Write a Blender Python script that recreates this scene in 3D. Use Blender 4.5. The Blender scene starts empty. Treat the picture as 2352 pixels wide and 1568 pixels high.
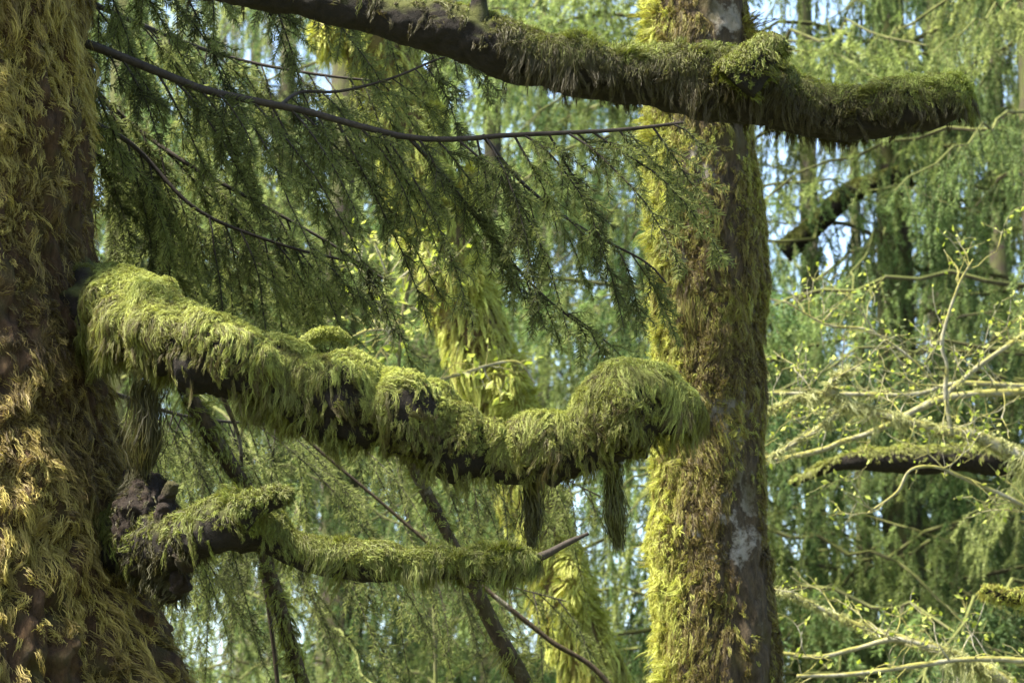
import bpy, math
import numpy as np
from mathutils import Vector, Matrix

# ------------------------------------------------------------------ camera, sky, sun, exposure
sc = bpy.context.scene
COL = sc.collection
CAM = np.array([0.0, 0.0, 1.6])
PITCH = math.radians(12.0)
LENS = 100.0
cd = bpy.data.cameras.new("camera")
co = bpy.data.objects.new("camera", cd)
COL.objects.link(co)
co.location = CAM
co.rotation_euler = (math.radians(90) + PITCH, 0, 0)
cd.lens = LENS
cd.sensor_width = 36.0
cd.clip_start = 0.1
cd.clip_end = 800
cd.dof.use_dof = True
cd.dof.focus_distance = 7.9
cd.dof.aperture_fstop = 7.5
sc.camera = co

SUN_EL, SUN_AZ = math.radians(58), math.radians(-108)      # azimuth from +Y (away from the camera) towards +X
w = bpy.data.worlds.new("World"); sc.world = w; w.use_nodes = True
nt = w.node_tree
sky = nt.nodes.new("ShaderNodeTexSky")
sky.sky_type = 'NISHITA'; sky.sun_disc = False
sky.sun_elevation = SUN_EL; sky.sun_rotation = SUN_AZ
sky.air_density = 1.0; sky.dust_density = 2.2
bg = nt.nodes["Background"]; bg.inputs[1].default_value = 0.105
nt.links.new(sky.outputs[0], bg.inputs[0])
sl = bpy.data.lights.new("sun", 'SUN'); so = bpy.data.objects.new("sun", sl); COL.objects.link(so)
sl.energy = 4.7; sl.angle = math.radians(7.0); sl.color = (1.0, 0.94, 0.82)
sd = Vector((math.sin(SUN_AZ) * math.cos(SUN_EL), math.cos(SUN_AZ) * math.cos(SUN_EL), math.sin(SUN_EL)))
so.rotation_euler = sd.to_track_quat('Z', 'Y').to_euler()
so.location = (0, 0, 60)
sc.view_settings.view_transform = 'Standard'
sc.view_settings.look = 'None'
sc.view_settings.exposure = 2.5
sc.view_settings.gamma = 1.0
sc.render.engine = 'CYCLES'
sc.cycles.max_bounces = 6
sc.cycles.transparent_max_bounces = 4

rng = np.random.default_rng(11)
FW = np.array([0, math.cos(PITCH), math.sin(PITCH)])
UPV = np.array([0, -math.sin(PITCH), math.cos(PITCH)])
RT = np.array([1.0, 0, 0])
K0 = 36.0 / LENS / 2352.0


def P(px, py, d):
    """world point on the ray of photo position (px, py) (2352 x 1568) at depth d"""
    return CAM + RT * ((px - 1176) * K0 * d) + FW * d + UPV * ((784 - py) * K0 * d)


def S(d):
    return K0 * d


def proj(p):
    q = np.asarray(p) - CAM
    d = q @ FW
    return 1176 + (q @ RT) / (K0 * d), 784 - (q @ UPV) / (K0 * d), d


# ------------------------------------------------------------------ noise and mesh helpers
def _hash(ix, iy, iz, s):
    h = (ix.astype(np.int64) * 374761393 + iy.astype(np.int64) * 668265263 + iz.astype(np.int64) * 2147483647 + s * 974711) & 0xFFFFFFFF
    h = ((h ^ (h >> 13)) * 1274126177) & 0xFFFFFFFF
    h = ((h ^ (h >> 16)) * 2246822519) & 0xFFFFFFFF
    return ((h ^ (h >> 15)) & 0xFFFF) / 32767.5 - 1.0


def vnoise(p, s=0):
    p = np.asarray(p, float)
    f = np.floor(p); t = p - f; t = t * t * (3 - 2 * t)
    i = f.astype(np.int64)
    out = 0
    for a in (0, 1):
        wa = t[..., 0] if a else 1 - t[..., 0]
        for b in (0, 1):
            wb = t[..., 1] if b else 1 - t[..., 1]
            for c in (0, 1):
                wc = t[..., 2] if c else 1 - t[..., 2]
                out = out + wa * wb * wc * _hash(i[..., 0] + a, i[..., 1] + b, i[..., 2] + c, s)
    return out


def fbm(p, s=0, o=3):
    r = 0; a = 1.0; tot = 0
    for k in range(o):
        r = r + a * vnoise(np.asarray(p) * 2 ** k, s + k); tot += a; a *= .5
    return r / tot


def vn3(p, s=0):
    return np.stack([vnoise(p, s), vnoise(p, s + 31), vnoise(p, s + 67)], -1)


def nrm(v):
    return v / np.maximum(np.linalg.norm(v, axis=-1, keepdims=True), 1e-9)


class MB:
    """collects quads/tris with a per-vertex tint into one mesh object"""
    def __init__(s):
        s.v = []; s.q = []; s.t = []; s.qm = []; s.tm = []; s.n = 0; s.tint = []

    def add(s, v, quads=None, tris=None, tint=0.5, mat=0):
        v = np.asarray(v, np.float32).reshape(-1, 3)
        s.v.append(v)
        s.tint.append(np.broadcast_to(np.asarray(tint, np.float32), (len(v),)))
        if quads is not None and len(quads):
            s.q.append(np.asarray(quads, np.int32) + s.n); s.qm.append(np.full(len(quads), mat, np.int32))
        if tris is not None and len(tris):
            s.t.append(np.asarray(tris, np.int32) + s.n); s.tm.append(np.full(len(tris), mat, np.int32))
        s.n += len(v)

    def mesh(s, name, mats, smooth=True):
        me = bpy.data.meshes.new(name)
        v = np.concatenate(s.v)
        q = np.concatenate(s.q) if s.q else np.zeros((0, 4), np.int32)
        t = np.concatenate(s.t) if s.t else np.zeros((0, 3), np.int32)
        me.vertices.add(len(v)); me.vertices.foreach_set("co", v.ravel())
        li = np.concatenate([q.ravel(), t.ravel()])
        me.loops.add(len(li)); me.loops.foreach_set("vertex_index", li)
        np_ = len(q) + len(t)
        me.polygons.add(np_)
        st = np.concatenate([np.arange(len(q)) * 4, len(q) * 4 + np.arange(len(t)) * 3]).astype(np.int32)
        me.polygons.foreach_set("loop_start", st)
        for m in mats: me.materials.append(m)
        mi = np.concatenate(s.qm + s.tm) if (s.qm or s.tm) else np.zeros(0, np.int32)
        me.polygons.foreach_set("material_index", mi)
        me.polygons.foreach_set("use_smooth", np.full(np_, smooth))
        a = me.attributes.new("tint", 'FLOAT', 'POINT')
        a.data.foreach_set("value", np.concatenate(s.tint).astype(np.float32))
        me.update(calc_edges=True)
        return me

    def build(s, name, mats, parent=None, smooth=True, kind=None):
        if not isinstance(mats, (list, tuple)): mats = [mats]
        o = bpy.data.objects.new(name, s.mesh(name, mats, smooth))
        COL.objects.link(o)
        if parent is not None:
            o.parent = parent
            o.matrix_parent_inverse = Matrix.Translation(-world_loc(parent))
        if kind: o["kind"] = kind
        return o


def world_loc(o):
    l = Vector((0, 0, 0))
    while o is not None:
        l = l + o.location + (o.matrix_parent_inverse.to_translation() if o.parent else Vector((0, 0, 0)))
        o = o.parent
    return l


def thing(name, label, cat, loc, group=None):
    o = bpy.data.objects.new(name, None); COL.objects.link(o)
    o.location = loc; o.empty_display_size = .2
    o["label"] = label; o["category"] = cat
    if group: o["group"] = group
    return o


def ribbons(mb, pts, width, side, tint=0.5, mat=0):
    """pts (N,K,3), width (K,) or (N,K), side (N,K,3) or (N,1,3)"""
    N, K, _ = pts.shape
    wd = np.broadcast_to(width, (N, K))[..., None] * .5
    sdv = np.broadcast_to(side, (N, K, 3))
    v = np.stack([pts - sdv * wd, pts + sdv * wd], 2)          # N,K,2,3
    b = (np.arange(N)[:, None] * K + np.arange(K - 1)[None]) * 2
    q = np.stack([b, b + 1, b + 3, b + 2], -1).reshape(-1, 4)
    ti = np.asarray(tint)
    if ti.ndim == 1: ti = ti[:, None]
    ti = np.broadcast_to(ti, (N, K))
    mb.add(v, quads=q, tint=np.repeat(ti[..., None], 2, -1).ravel(), mat=mat)


def tubes(mb, polys, rad, sides=5, tint=0.5, mat=0):
    """many small tubes at once: polys (N,K,3), rad (N,K)"""
    N, K, _ = polys.shape
    T = nrm(np.gradient(polys, axis=1))
    ref = np.where(np.abs(T[..., 2:3]) > .85, np.array([1.0, 0, 0]), np.array([0, 0, 1.0]))
    U = nrm(np.cross(T, ref)); V = np.cross(T, U)
    th = np.arange(sides) / sides * 2 * math.pi
    ring = U[:, :, None] * np.cos(th)[:, None] + V[:, :, None] * np.sin(th)[:, None]
    v = polys[:, :, None] + ring * np.broadcast_to(rad, (N, K))[:, :, None, None]
    b = ((np.arange(N)[:, None, None] * K + np.arange(K - 1)[None, :, None]) * sides)
    j = np.arange(sides)[None, None]
    j2 = (j + 1) % sides
    q = np.stack([b + j, b + j2, b + j2 + sides, b + j + sides], -1).reshape(-1, 4)
    mb.add(v, quads=q, tint=tint, mat=mat)


def spline(pts, n):
    """Catmull-Rom through rows of any width, n samples evenly by parameter length"""
    p = np.asarray(pts, float)
    if len(p) == 2:
        t = np.linspace(0, 1, n)[:, None]
        return p[0] * (1 - t) + p[1] * t
    e = np.vstack([2 * p[0] - p[1], p, 2 * p[-1] - p[-2]])
    seg = np.concatenate([[0], np.cumsum(np.linalg.norm(np.diff(p[:, :3], axis=0), axis=1))])
    u = np.interp(np.linspace(0, seg[-1], n), seg, np.arange(len(p)))
    i = np.clip(u.astype(int), 0, len(p) - 2); t = (u - i)[:, None]
    a, b, c, d = e[i], e[i + 1], e[i + 2], e[i + 3]
    return .5 * (2 * b + (c - a) * t + (2 * a - 5 * b + 4 * c - d) * t ** 2 + (3 * b - a - 3 * c + d) * t ** 3)


class Limb:
    """a tapering tube with a lumpy surface, on which moss can be grown"""
    def __init__(s, pts, ds=.012, amp=((.10, .12), (.05, .04)), seed=0, ref=None, endround=0.0):
        p = np.asarray(pts, float)                              # rows x,y,z,r
        L = np.linalg.norm(np.diff(p[:, :3], axis=0), axis=1).sum()
        s.M = max(6, int(L / ds)); s.L = L; s.ds = L / (s.M - 1)
        q = spline(p, s.M)
        s.c = q[:, :3]; s.r = np.maximum(q[:, 3], .001)
        if endround > 0:
            x = np.clip((L - np.arange(s.M) * s.ds) / endround, 0, 1)
            s.r = s.r * np.sqrt(np.maximum(1 - (1 - x) ** 2, 1e-3))
        s.T = nrm(np.gradient(s.c, axis=0))
        if ref is None:
            ref = np.array([0, 0, 1.0]) if abs(s.T[:, 2].mean()) < .75 else np.array([0, -1.0, 0])
        s.U = nrm(ref - s.T * (s.T @ ref)[:, None]); s.V = np.cross(s.T, s.U)
        s.amp = amp; s.seed = seed

    def at(s, i):
        i = np.clip(i, 0, s.M - 1.001); k = i.astype(int); f = (i - k)[..., None]
        g = lambda a: a[k] * (1 - f) + a[k + 1] * f
        return g(s.c), g(s.T), g(s.U), g(s.V), (s.r[k] * (1 - f[..., 0]) + s.r[k + 1] * f[..., 0])

    def R(s, base, r, c):
        k = 1.0
        for j, (a, sc_, *st_) in enumerate(s.amp):
            q = vnoise(base / np.array([sc_, sc_, sc_ * (st_[0] if st_ else 1)]), s.seed + 5 * j)
            k = k + a * ((np.abs(q) * 3.2 - .9).clip(-1, 1) if len(st_) > 1 else q)
        return r * k

    def surf(s, i, th):
        c, T, U, V, r = s.at(i)
        n = U * np.cos(th)[..., None] + V * np.sin(th)[..., None]
        base = c + n * r[..., None]
        return c + n * s.R(base, r, c)[..., None], n

    def mesh(s, mb, nseg=28, mat=0, step=1):
        idx = np.arange(0, s.M, step).astype(float)
        if idx[-1] != s.M - 1: idx = np.append(idx, s.M - 1.0)
        th = np.arange(nseg) / nseg * 2 * math.pi
        v, _ = s.surf(np.repeat(idx[:, None], nseg, 1), np.repeat(th[None], len(idx), 0))
        b = np.arange(len(idx) - 1)[:, None] * nseg
        j = np.arange(nseg)[None]; j2 = (j + 1) % nseg
        q = np.stack([b + j, b + j2, b + j2 + nseg, b + j + nseg], -1).reshape(-1, 4)
        vv = v.reshape(-1, 3); n0 = len(vv); last = (len(idx) - 1) * nseg
        vv = np.vstack([vv, s.c[:1], s.c[-1:]])
        jj = np.arange(nseg); k2 = (jj + 1) % nseg
        tr = np.vstack([np.stack([k2, jj, np.full(nseg, n0)], 1), np.stack([last + jj, last + k2, np.full(nseg, n0 + 1)], 1)])
        mb.add(vv, quads=q, tris=tr, tint=.5, mat=mat)


def moss(mb, limb, n, kids, length, prob=None, th_sigma=1.1, th_uniform=False, K=7, grav=.55, flow=.5, flowf=9, lift=.6,
         stiff=1.0, spread=.012, clump=.75, width=.0035, hover=.004, tint=(0.2, 0.8), seed=0, irange=(0, 1), jit=.002, flat=.8, tintfn=None, hug=0.0):
    n = int(n * 2.6); kids = max(4, int(kids * .6)); width *= .72; spread *= .55; clump *= .85
    rg = np.random.default_rng(seed)
    i = (irange[0] + (irange[1] - irange[0]) * rg.random(n)) * (limb.M - 1)
    th = rg.uniform(-math.pi, math.pi, n) if th_uniform else np.clip(rg.normal(0, th_sigma, n), -3, 3)
    p, nn = limb.surf(i, th)
    if prob is not None:
        keep = rg.random(n) < prob(i / (limb.M - 1), th, p, nn)
        i, th, p, nn = i[keep], th[keep], p[keep], nn[keep]
    n = len(i)
    ln = length * rg.uniform(.45, 1.35, n) * np.clip(1 + .9 * vnoise(p * 11, seed + 9), .35, 1.6)
    seg = (ln / (K - 1))[:, None]
    d = nrm(nn * lift + rg.normal(0, .35, (n, 3)))
    path = [p]; ci = i.copy()
    G = np.array([0, 0, -1.0])
    for k in range(1, K):
        d = nrm(d * stiff + G * grav + flow * vn3(p * flowf, seed + 3))
        p = p + d * seg
        c, T, U, V, r = limb.at(ci)
        q = p - c
        ci = ci + (q * T).sum(-1) / limb.ds
        c, T, U, V, r = limb.at(ci)
        q = p - c; ax = (q * T).sum(-1, keepdims=True); qp = q - T * ax
        rad = np.linalg.norm(qp, axis=-1); un = qp / np.maximum(rad, 1e-6)[:, None]
        inside = (ci > 0) & (ci < limb.M - 1)
        Rm = limb.R(c + un * r[:, None], r, c) + hover * (.5 + k / K)
        push = np.where(inside & (rad < Rm), Rm - rad, 0)
        if hug: push = np.where(inside & (rad > Rm) & (un[:, 2] > -.35), (Rm - rad) * hug, push)
        p = p + un * push[:, None]
        path.append(p)
    gp = np.stack(path, 1)                                      # n,K,3
    T = limb.at(i)[1]; B = np.cross(nn, T)
    a = rg.normal(0, spread, (n, kids, 2))
    off = a[..., :1] * T[:, None] + a[..., 1:] * B[:, None]
    off = off - nn[:, None] * (np.abs(a).sum(-1, keepdims=True) * .15)
    f = rg.uniform(.45, 1.1, (n, kids, 1, 1))
    kk = np.linspace(0, 1, K)
    ch = gp[:, None, :1] + (gp[:, None] - gp[:, None, :1]) * f + off[:, :, None] * (1 - clump * kk ** .8)[:, None]
    ch = ch + vn3(ch * 70 + rg.normal(0, 90, (n, kids, 1, 3)), seed) * (jit * 3.2) * kk[:, None] ** .7
    ch = ch + rg.normal(0, jit, ch.shape) * np.minimum(kk * 2, 1)[:, None]
    ch = ch.reshape(n * kids, K, 3)
    tan = nrm(ch[:, -1] - ch[:, 0]); nr = np.repeat(nn, kids, 0)
    nr = nrm(nr * flat + rg.normal(0, .45, nr.shape))
    side = nrm(np.cross(tan, nr))[:, None]
    wd = width * np.interp(kk, [0, .3, .75, 1], [.8, 1, .7, .12])
    wr = rg.uniform(.6, 1.4, (n * kids, 1))
    base = rg.uniform(tint[0], tint[1], n)
    if tintfn is not None: base = tintfn(i / (limb.M - 1), th, gp[:, 0], base)
    ti = np.clip(np.repeat(base, kids) + rg.normal(0, .1, n * kids), 0, 1)
    ribbons(mb, ch, wd[None] * wr, side, ti)


# ------------------------------------------------------------------ materials
def mat_new(name):
    m = bpy.data.materials.new(name); m.use_nodes = True
    nt = m.node_tree; nt.nodes.clear()
    out = nt.nodes.new("ShaderNodeOutputMaterial")
    return m, nt, out


def ramp(nt, fac, stops):
    r = nt.nodes.new("ShaderNodeValToRGB")
    e = r.color_ramp.elements
    while len(e) < len(stops): e.new(.5)
    for k, (p, c) in enumerate(stops):
        e[k].position = p; e[k].color = (*c, 1)
    nt.links.new(fac, r.inputs[0])
    return r.outputs[0]


def leafy(name, stops, trans=.35, rough=.6, noise=0, spec=.25, vary=0):
    """a thin leafy / mossy surface: reflecting and letting some light through; tint picks its colour"""
    m, nt, out = mat_new(name)
    a = nt.nodes.new("ShaderNodeAttribute"); a.attribute_name = "tint"
    fac = a.outputs["Fac"]
    if noise:
        tc = nt.nodes.new("ShaderNodeTexCoord"); n = nt.nodes.new("ShaderNodeTexNoise"); n.inputs["Scale"].default_value = noise
        nt.links.new(tc.outputs["Object"], n.inputs["Vector"])
        mx = nt.nodes.new("ShaderNodeMath"); mx.operation = 'MULTIPLY_ADD'
        sb = nt.nodes.new("ShaderNodeMath"); sb.operation = 'SUBTRACT'; sb.inputs[1].default_value = .5
        nt.links.new(n.outputs[0], sb.inputs[0]); nt.links.new(sb.outputs[0], mx.inputs[0])
        mx.inputs[1].default_value = 1.2; nt.links.new(fac, mx.inputs[2]); fac = mx.outputs[0]
    oi = nt.nodes.new("ShaderNodeObjectInfo")
    c = ramp(nt, fac, stops)
    if vary:
        ma = nt.nodes.new("ShaderNodeMath"); ma.operation = 'MULTIPLY_ADD'; ma.inputs[1].default_value = vary; ma.inputs[2].default_value = 1 - vary * .5
        nt.links.new(oi.outputs["Random"], ma.inputs[0])
        mh = nt.nodes.new("ShaderNodeMath"); mh.operation = 'MULTIPLY_ADD'; mh.inputs[1].default_value = -.07; mh.inputs[2].default_value = .53
        nt.links.new(oi.outputs["Random"], mh.inputs[0])
        hv = nt.nodes.new("ShaderNodeHueSaturation"); nt.links.new(ma.outputs[0], hv.inputs["Value"]); nt.links.new(mh.outputs[0], hv.inputs["Hue"]); nt.links.new(c, hv.inputs["Color"]); c = hv.outputs[0]
    b = nt.nodes.new("ShaderNodeBsdfPrincipled"); b.inputs["Roughness"].default_value = rough
    b.inputs["Specular IOR Level"].default_value = spec
    t = nt.nodes.new("ShaderNodeBsdfTranslucent")
    mix = nt.nodes.new("ShaderNodeMixShader"); mix.inputs[0].default_value = trans
    hs = nt.nodes.new("ShaderNodeHueSaturation"); hs.inputs["Saturation"].default_value = 1.1; hs.inputs["Value"].default_value = 1.5
    nt.links.new(c, b.inputs["Base Color"]); nt.links.new(c, hs.inputs["Color"]); nt.links.new(hs.outputs[0], t.inputs[0])
    nt.links.new(b.outputs[0], mix.inputs[1]); nt.links.new(t.outputs[0], mix.inputs[2]); nt.links.new(mix.outputs[0], out.inputs[0])
    return m


def bark(name, dark, light, scale=(18, 18, 5), mosscol=None, up=0.0, mossamt=.5, bump=.6, pale=None, paleamt=.6):
    m, nt, out = mat_new(name)
    tc = nt.nodes.new("ShaderNodeTexCoord"); mp = nt.nodes.new("ShaderNodeMapping"); mp.inputs["Scale"].default_value = scale
    nt.links.new(tc.outputs["Object"], mp.inputs[0])
    n1 = nt.nodes.new("ShaderNodeTexNoise"); n1.inputs["Scale"].default_value = 1; n1.inputs["Detail"].default_value = 12; n1.inputs["Roughness"].default_value = .75
    nt.links.new(mp.outputs[0], n1.inputs["Vector"])
    c = ramp(nt, n1.outputs[0], [(.3, dark), (.7, light)])
    if pale is not None:
        n3 = nt.nodes.new("ShaderNodeTexNoise"); n3.inputs["Scale"].default_value = 4.5; n3.inputs["Detail"].default_value = 7; n3.inputs["Roughness"].default_value = .7
        nt.links.new(tc.outputs["Object"], n3.inputs["Vector"])
        f = ramp(nt, n3.outputs[0], [(paleamt, (0, 0, 0)), (paleamt + .07, (1, 1, 1))])
        mx = nt.nodes.new("ShaderNodeMixRGB"); nt.links.new(f, mx.inputs[0]); nt.links.new(c, mx.inputs[1]); mx.inputs[2].default_value = (*pale, 1)
        c = mx.outputs[0]
    if mosscol is not None:
        ge = nt.nodes.new("ShaderNodeNewGeometry"); sp = nt.nodes.new("ShaderNodeSeparateXYZ"); nt.links.new(ge.outputs["Normal"], sp.inputs[0])
        n2 = nt.nodes.new("ShaderNodeTexNoise"); n2.inputs["Scale"].default_value = 9; n2.inputs["Detail"].default_value = 6
        nt.links.new(tc.outputs["Object"], n2.inputs["Vector"])
        ad = nt.nodes.new("ShaderNodeMath"); ad.operation = 'MULTIPLY_ADD'; nt.links.new(sp.outputs[2], ad.inputs[0]); ad.inputs[1].default_value = up
        nt.links.new(n2.outputs[0], ad.inputs[2])
        f = ramp(nt, ad.outputs[0], [(1 - mossamt - .1, (0, 0, 0)), (1 - mossamt + .1, (1, 1, 1))])
        mx = nt.nodes.new("ShaderNodeMixRGB"); nt.links.new(f, mx.inputs[0]); nt.links.new(c, mx.inputs[1]); mx.inputs[2].default_value = (*mosscol, 1)
        c = mx.outputs[0]
    b = nt.nodes.new("ShaderNodeBsdfPrincipled"); b.inputs["Roughness"].default_value = .9; b.inputs["Specular IOR Level"].default_value = .2
    nt.links.new(c, b.inputs["Base Color"])
    bp = nt.nodes.new("ShaderNodeBump"); bp.inputs["Strength"].default_value = bump; bp.inputs["Distance"].default_value = .03
    nt.links.new(n1.outputs[0], bp.inputs["Height"]); nt.links.new(bp.outputs[0], b.inputs["Normal"])
    nt.links.new(b.outputs[0], out.inputs[0])
    return m


M = {}
M["bark_spruce"] = bark("spruce_bark", (.010, .006, .004), (.115, .066, .030), (45, 45, 14), mosscol=(.06, .05, .014), mossamt=.42, bump=1.0)
M["bark_limb"] = bark("limb_bark", (.006, .005, .003), (.026, .019, .012), (55, 55, 55), mosscol=(.075, .08, .018), up=.4, mossamt=.34, bump=1.0)
M["bark_burl"] = bark("burl_bark", (.008, .006, .005), (.038, .025, .015), (45, 45, 45), mosscol=(.06, .055, .015), mossamt=.36, bump=1.0)
M["bark_mid"] = bark("maple_bark", (.012, .009, .006), (.10, .072, .038), (60, 60, 18), mosscol=(.055, .045, .012), mossamt=.4, bump=.9, pale=(.30, .27, .22), paleamt=.56)
M["bark_lean"] = bark("leaning_bark", (.03, .022, .012), (.13, .09, .045), (20, 20, 5), mosscol=(.14, .11, .03), mossamt=.5, bump=.9)
M["bark_far"] = bark("far_bark", (.018, .014, .010), (.07, .055, .04), (25, 25, 8), mosscol=(.06, .065, .02), mossamt=.55)
M["twig"] = bark("twig_bark", (.012, .010, .008), (.05, .04, .03), (40, 40, 40), bump=.3)
M["bough_wood"] = bark("bough_bark", (.03, .026, .016), (.13, .11, .07), (30, 30, 30), mosscol=(.10, .11, .03), up=.3, mossamt=.5, bump=.3)
M["pale_twig"] = bark("pale_twig_bark", (.10, .095, .065), (.38, .36, .28), (30, 30, 30), mosscol=(.17, .16, .04), up=.2, mossamt=.50, bump=.5)
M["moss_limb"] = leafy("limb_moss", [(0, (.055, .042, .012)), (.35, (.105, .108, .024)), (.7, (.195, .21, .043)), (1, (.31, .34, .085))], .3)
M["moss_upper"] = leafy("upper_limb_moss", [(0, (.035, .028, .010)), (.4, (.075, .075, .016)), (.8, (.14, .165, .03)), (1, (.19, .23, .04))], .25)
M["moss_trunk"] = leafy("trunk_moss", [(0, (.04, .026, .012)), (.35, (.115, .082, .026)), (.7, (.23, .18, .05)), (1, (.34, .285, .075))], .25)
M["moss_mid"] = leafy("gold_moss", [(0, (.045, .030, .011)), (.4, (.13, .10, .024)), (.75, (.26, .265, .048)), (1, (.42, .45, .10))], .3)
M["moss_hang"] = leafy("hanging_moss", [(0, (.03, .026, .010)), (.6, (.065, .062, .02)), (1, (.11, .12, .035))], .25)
M["needles"] = leafy("spruce_needles", [(0, (.04, .045, .018)), (.5, (.10, .115, .038)), (1, (.165, .19, .06))], .4, rough=.8, spec=.12)
M["far_needles"] = leafy("hemlock_needles", [(0, (.042, .062, .020)), (.5, (.108, .158, .054)), (1, (.205, .27, .095))], .45, spec=.2, vary=.9)
M["fresh_needles"] = leafy("fir_needles", [(0, (.06, .09, .026)), (.5, (.125, .195, .062)), (1, (.225, .305, .105))], .42, spec=.25, vary=.7)
M["dead_needles"] = leafy("bare_twigs", [(0, (.05, .045, .03)), (.5, (.13, .115, .075)), (1, (.22, .2, .13))], .2)
M["leaf"] = leafy("spring_leaf", [(0, (.13, .17, .03)), (.6, (.22, .26, .045)), (1, (.34, .36, .09))], .4)
M["lichen"] = leafy("beard_lichen", [(0, (.16, .16, .06)), (.5, (.30, .31, .12)), (1, (.45, .46, .24))], .35)

# ground
m, nt_, out = mat_new("forest_floor")
tc = nt_.nodes.new("ShaderNodeTexCoord"); n = nt_.nodes.new("ShaderNodeTexNoise"); n.inputs["Scale"].default_value = .8; n.inputs["Detail"].default_value = 9
nt_.links.new(tc.outputs["Object"], n.inputs["Vector"])
c = ramp(nt_, n.outputs[0], [(.35, (.04, .03, .018)), (.5, (.06, .07, .02)), (.7, (.10, .13, .03))])
b = nt_.nodes.new("ShaderNodeBsdfPrincipled"); b.inputs["Roughness"].default_value = .95
nt_.links.new(c, b.inputs["Base Color"]); nt_.links.new(b.outputs[0], out.inputs[0])
M["ground"] = m
mb = MB()
gx = np.concatenate([np.linspace(-400, -42, 20), np.linspace(-40, 40, 81), np.linspace(42, 400, 20)])
X, Y = np.meshgrid(gx, gx + 20, indexing='ij')
Z = .25 * vnoise(np.stack([X / 4, Y / 4, X * 0], -1), 3) - .15
nx = len(gx); ii = (np.arange(nx - 1)[:, None] * nx + np.arange(nx - 1)[None])
mb.add(np.stack([X, Y, Z], -1), quads=np.stack([ii, ii + nx, ii + nx + 1, ii + 1], -1).reshape(-1, 4))
mb.build("ground", M["ground"], kind="structure")


# ------------------------------------------------------------------ the big spruce on the left
DT = 7.9
def from_edges(rows, d, closer=0.0):
    """rows (x, top, bottom[, depth]) of a limb in the photo -> x,y,z,r rows"""
    a = np.array([r[:3] for r in rows], float)
    dd = np.array([r[3] if len(r) > 3 else d for r in rows], float)
    mid = (a[:, 1] + a[:, 2]) / 2
    sl = np.gradient(mid, a[:, 0])
    rr = (a[:, 2] - a[:, 1]) / 2 * np.cos(np.arctan(sl))
    return np.array([[*P(x, y, q), r * S(q)] for x, y, r, q in zip(a[:, 0], mid, rr, dd)])


spruce = thing("spruce_tree", "huge shaggy moss covered spruce trunk filling the left edge, with long mossy limbs reaching right", "tree", (P(-240, 784, DT)[0], DT, 0))
EDGE = [(-900, 140), (-300, 150), (0, 152), (200, 164), (400, 166), (600, 170), (750, 182), (850, 204), (960, 230), (1050, 258), (1120, 284), (1250, 320), (1350, 354), (1430, 382), (1567, 424), (1800, 500), (2100, 640), (2420, 860)]
rows = []
for y, x in EDGE:
    p = P(-240, y, DT)
    rows.append([P(-240, 784, DT)[0], DT + .1, p[2], (x + 240) * S(DT) / 1.02])
top = rows[0]; rows = [[top[0], top[1], 14, .40], [top[0], top[1], 9, .46]] + rows
rows[-1][2] = -.2
trunkL = Limb(rows, ds=.012, amp=((.05, .35, 1.5), (.05, .12, 2.2), (.06, .05, 2.5), (.045, .022, 2)), seed=21)
mb = MB(); trunkL.mesh(mb, 260); tr = mb.build("trunk", M["bark_spruce"], spruce)
zlo, zhi = P(0, 1750, DT)[2], P(0, -250, DT)[2]
iz = lambda z: np.interp(-z, -trunkL.c[:, 2], np.arange(trunkL.M)) / (trunkL.M - 1)
mb = MB()
def prob_trunk(i, th, p, nn):
    pat = fbm(p * np.array([5, 5, 2.4]), 40, 3)
    x, y, _ = proj(p)
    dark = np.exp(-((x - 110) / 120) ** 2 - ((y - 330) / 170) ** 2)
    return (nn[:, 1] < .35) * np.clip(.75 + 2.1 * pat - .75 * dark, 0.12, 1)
def tint_trunk(i, th, p, b):
    return np.clip(b + .45 * vnoise(p * np.array([4, 4, 2]), 77), 0, 1)
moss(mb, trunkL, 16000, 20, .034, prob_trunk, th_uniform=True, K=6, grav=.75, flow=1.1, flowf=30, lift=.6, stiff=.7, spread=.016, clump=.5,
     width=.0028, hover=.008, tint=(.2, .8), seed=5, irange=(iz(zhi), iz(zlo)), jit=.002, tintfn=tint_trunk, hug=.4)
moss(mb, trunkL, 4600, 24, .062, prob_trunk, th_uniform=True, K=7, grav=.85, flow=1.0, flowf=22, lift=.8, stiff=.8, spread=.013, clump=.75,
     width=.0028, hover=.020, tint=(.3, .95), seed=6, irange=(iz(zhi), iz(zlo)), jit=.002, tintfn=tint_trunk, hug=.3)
mb.build("moss", M["moss_trunk"], tr)

# main mossy limb
rows = [(60, 560, 750, 8.45), (150, 580, 770, 8.3), (215, 603, 797, 8.12), (300, 635, 830, 7.9), (400, 680, 868, 7.68), (500, 718, 892), (600, 755, 935), (690, 800, 975), (740, 805, 990), (790, 800, 1000), (850, 858, 1010),
        (905, 845, 1030), (960, 858, 1060), (1000, 885, 1080), (1050, 920, 1095), (1100, 955, 1100), (1140, 1000, 1100), (1180, 1008, 1102), (1220, 955, 1104), (1265, 935, 1100),
        (1320, 940, 1090), (1365, 880, 1075), (1420, 835, 1045), (1465, 830, 1015), (1510, 848, 992), (1550, 880, 982), (1585, 884, 980), (1612, 895, 970)]
RA = from_edges(rows, 7.55); RA[:, 3] *= 1.06; RA[:, 2] -= .006
limbA = Limb(RA, ds=.008, amp=((.17, .14, 1, 'billow'), (.10, .05), (.06, .02)), seed=3, endround=.07)
mb = MB(); limbA.mesh(mb, 64); brA = mb.build("branch", M["bark_limb"], spruce)
mb = MB()
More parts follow.
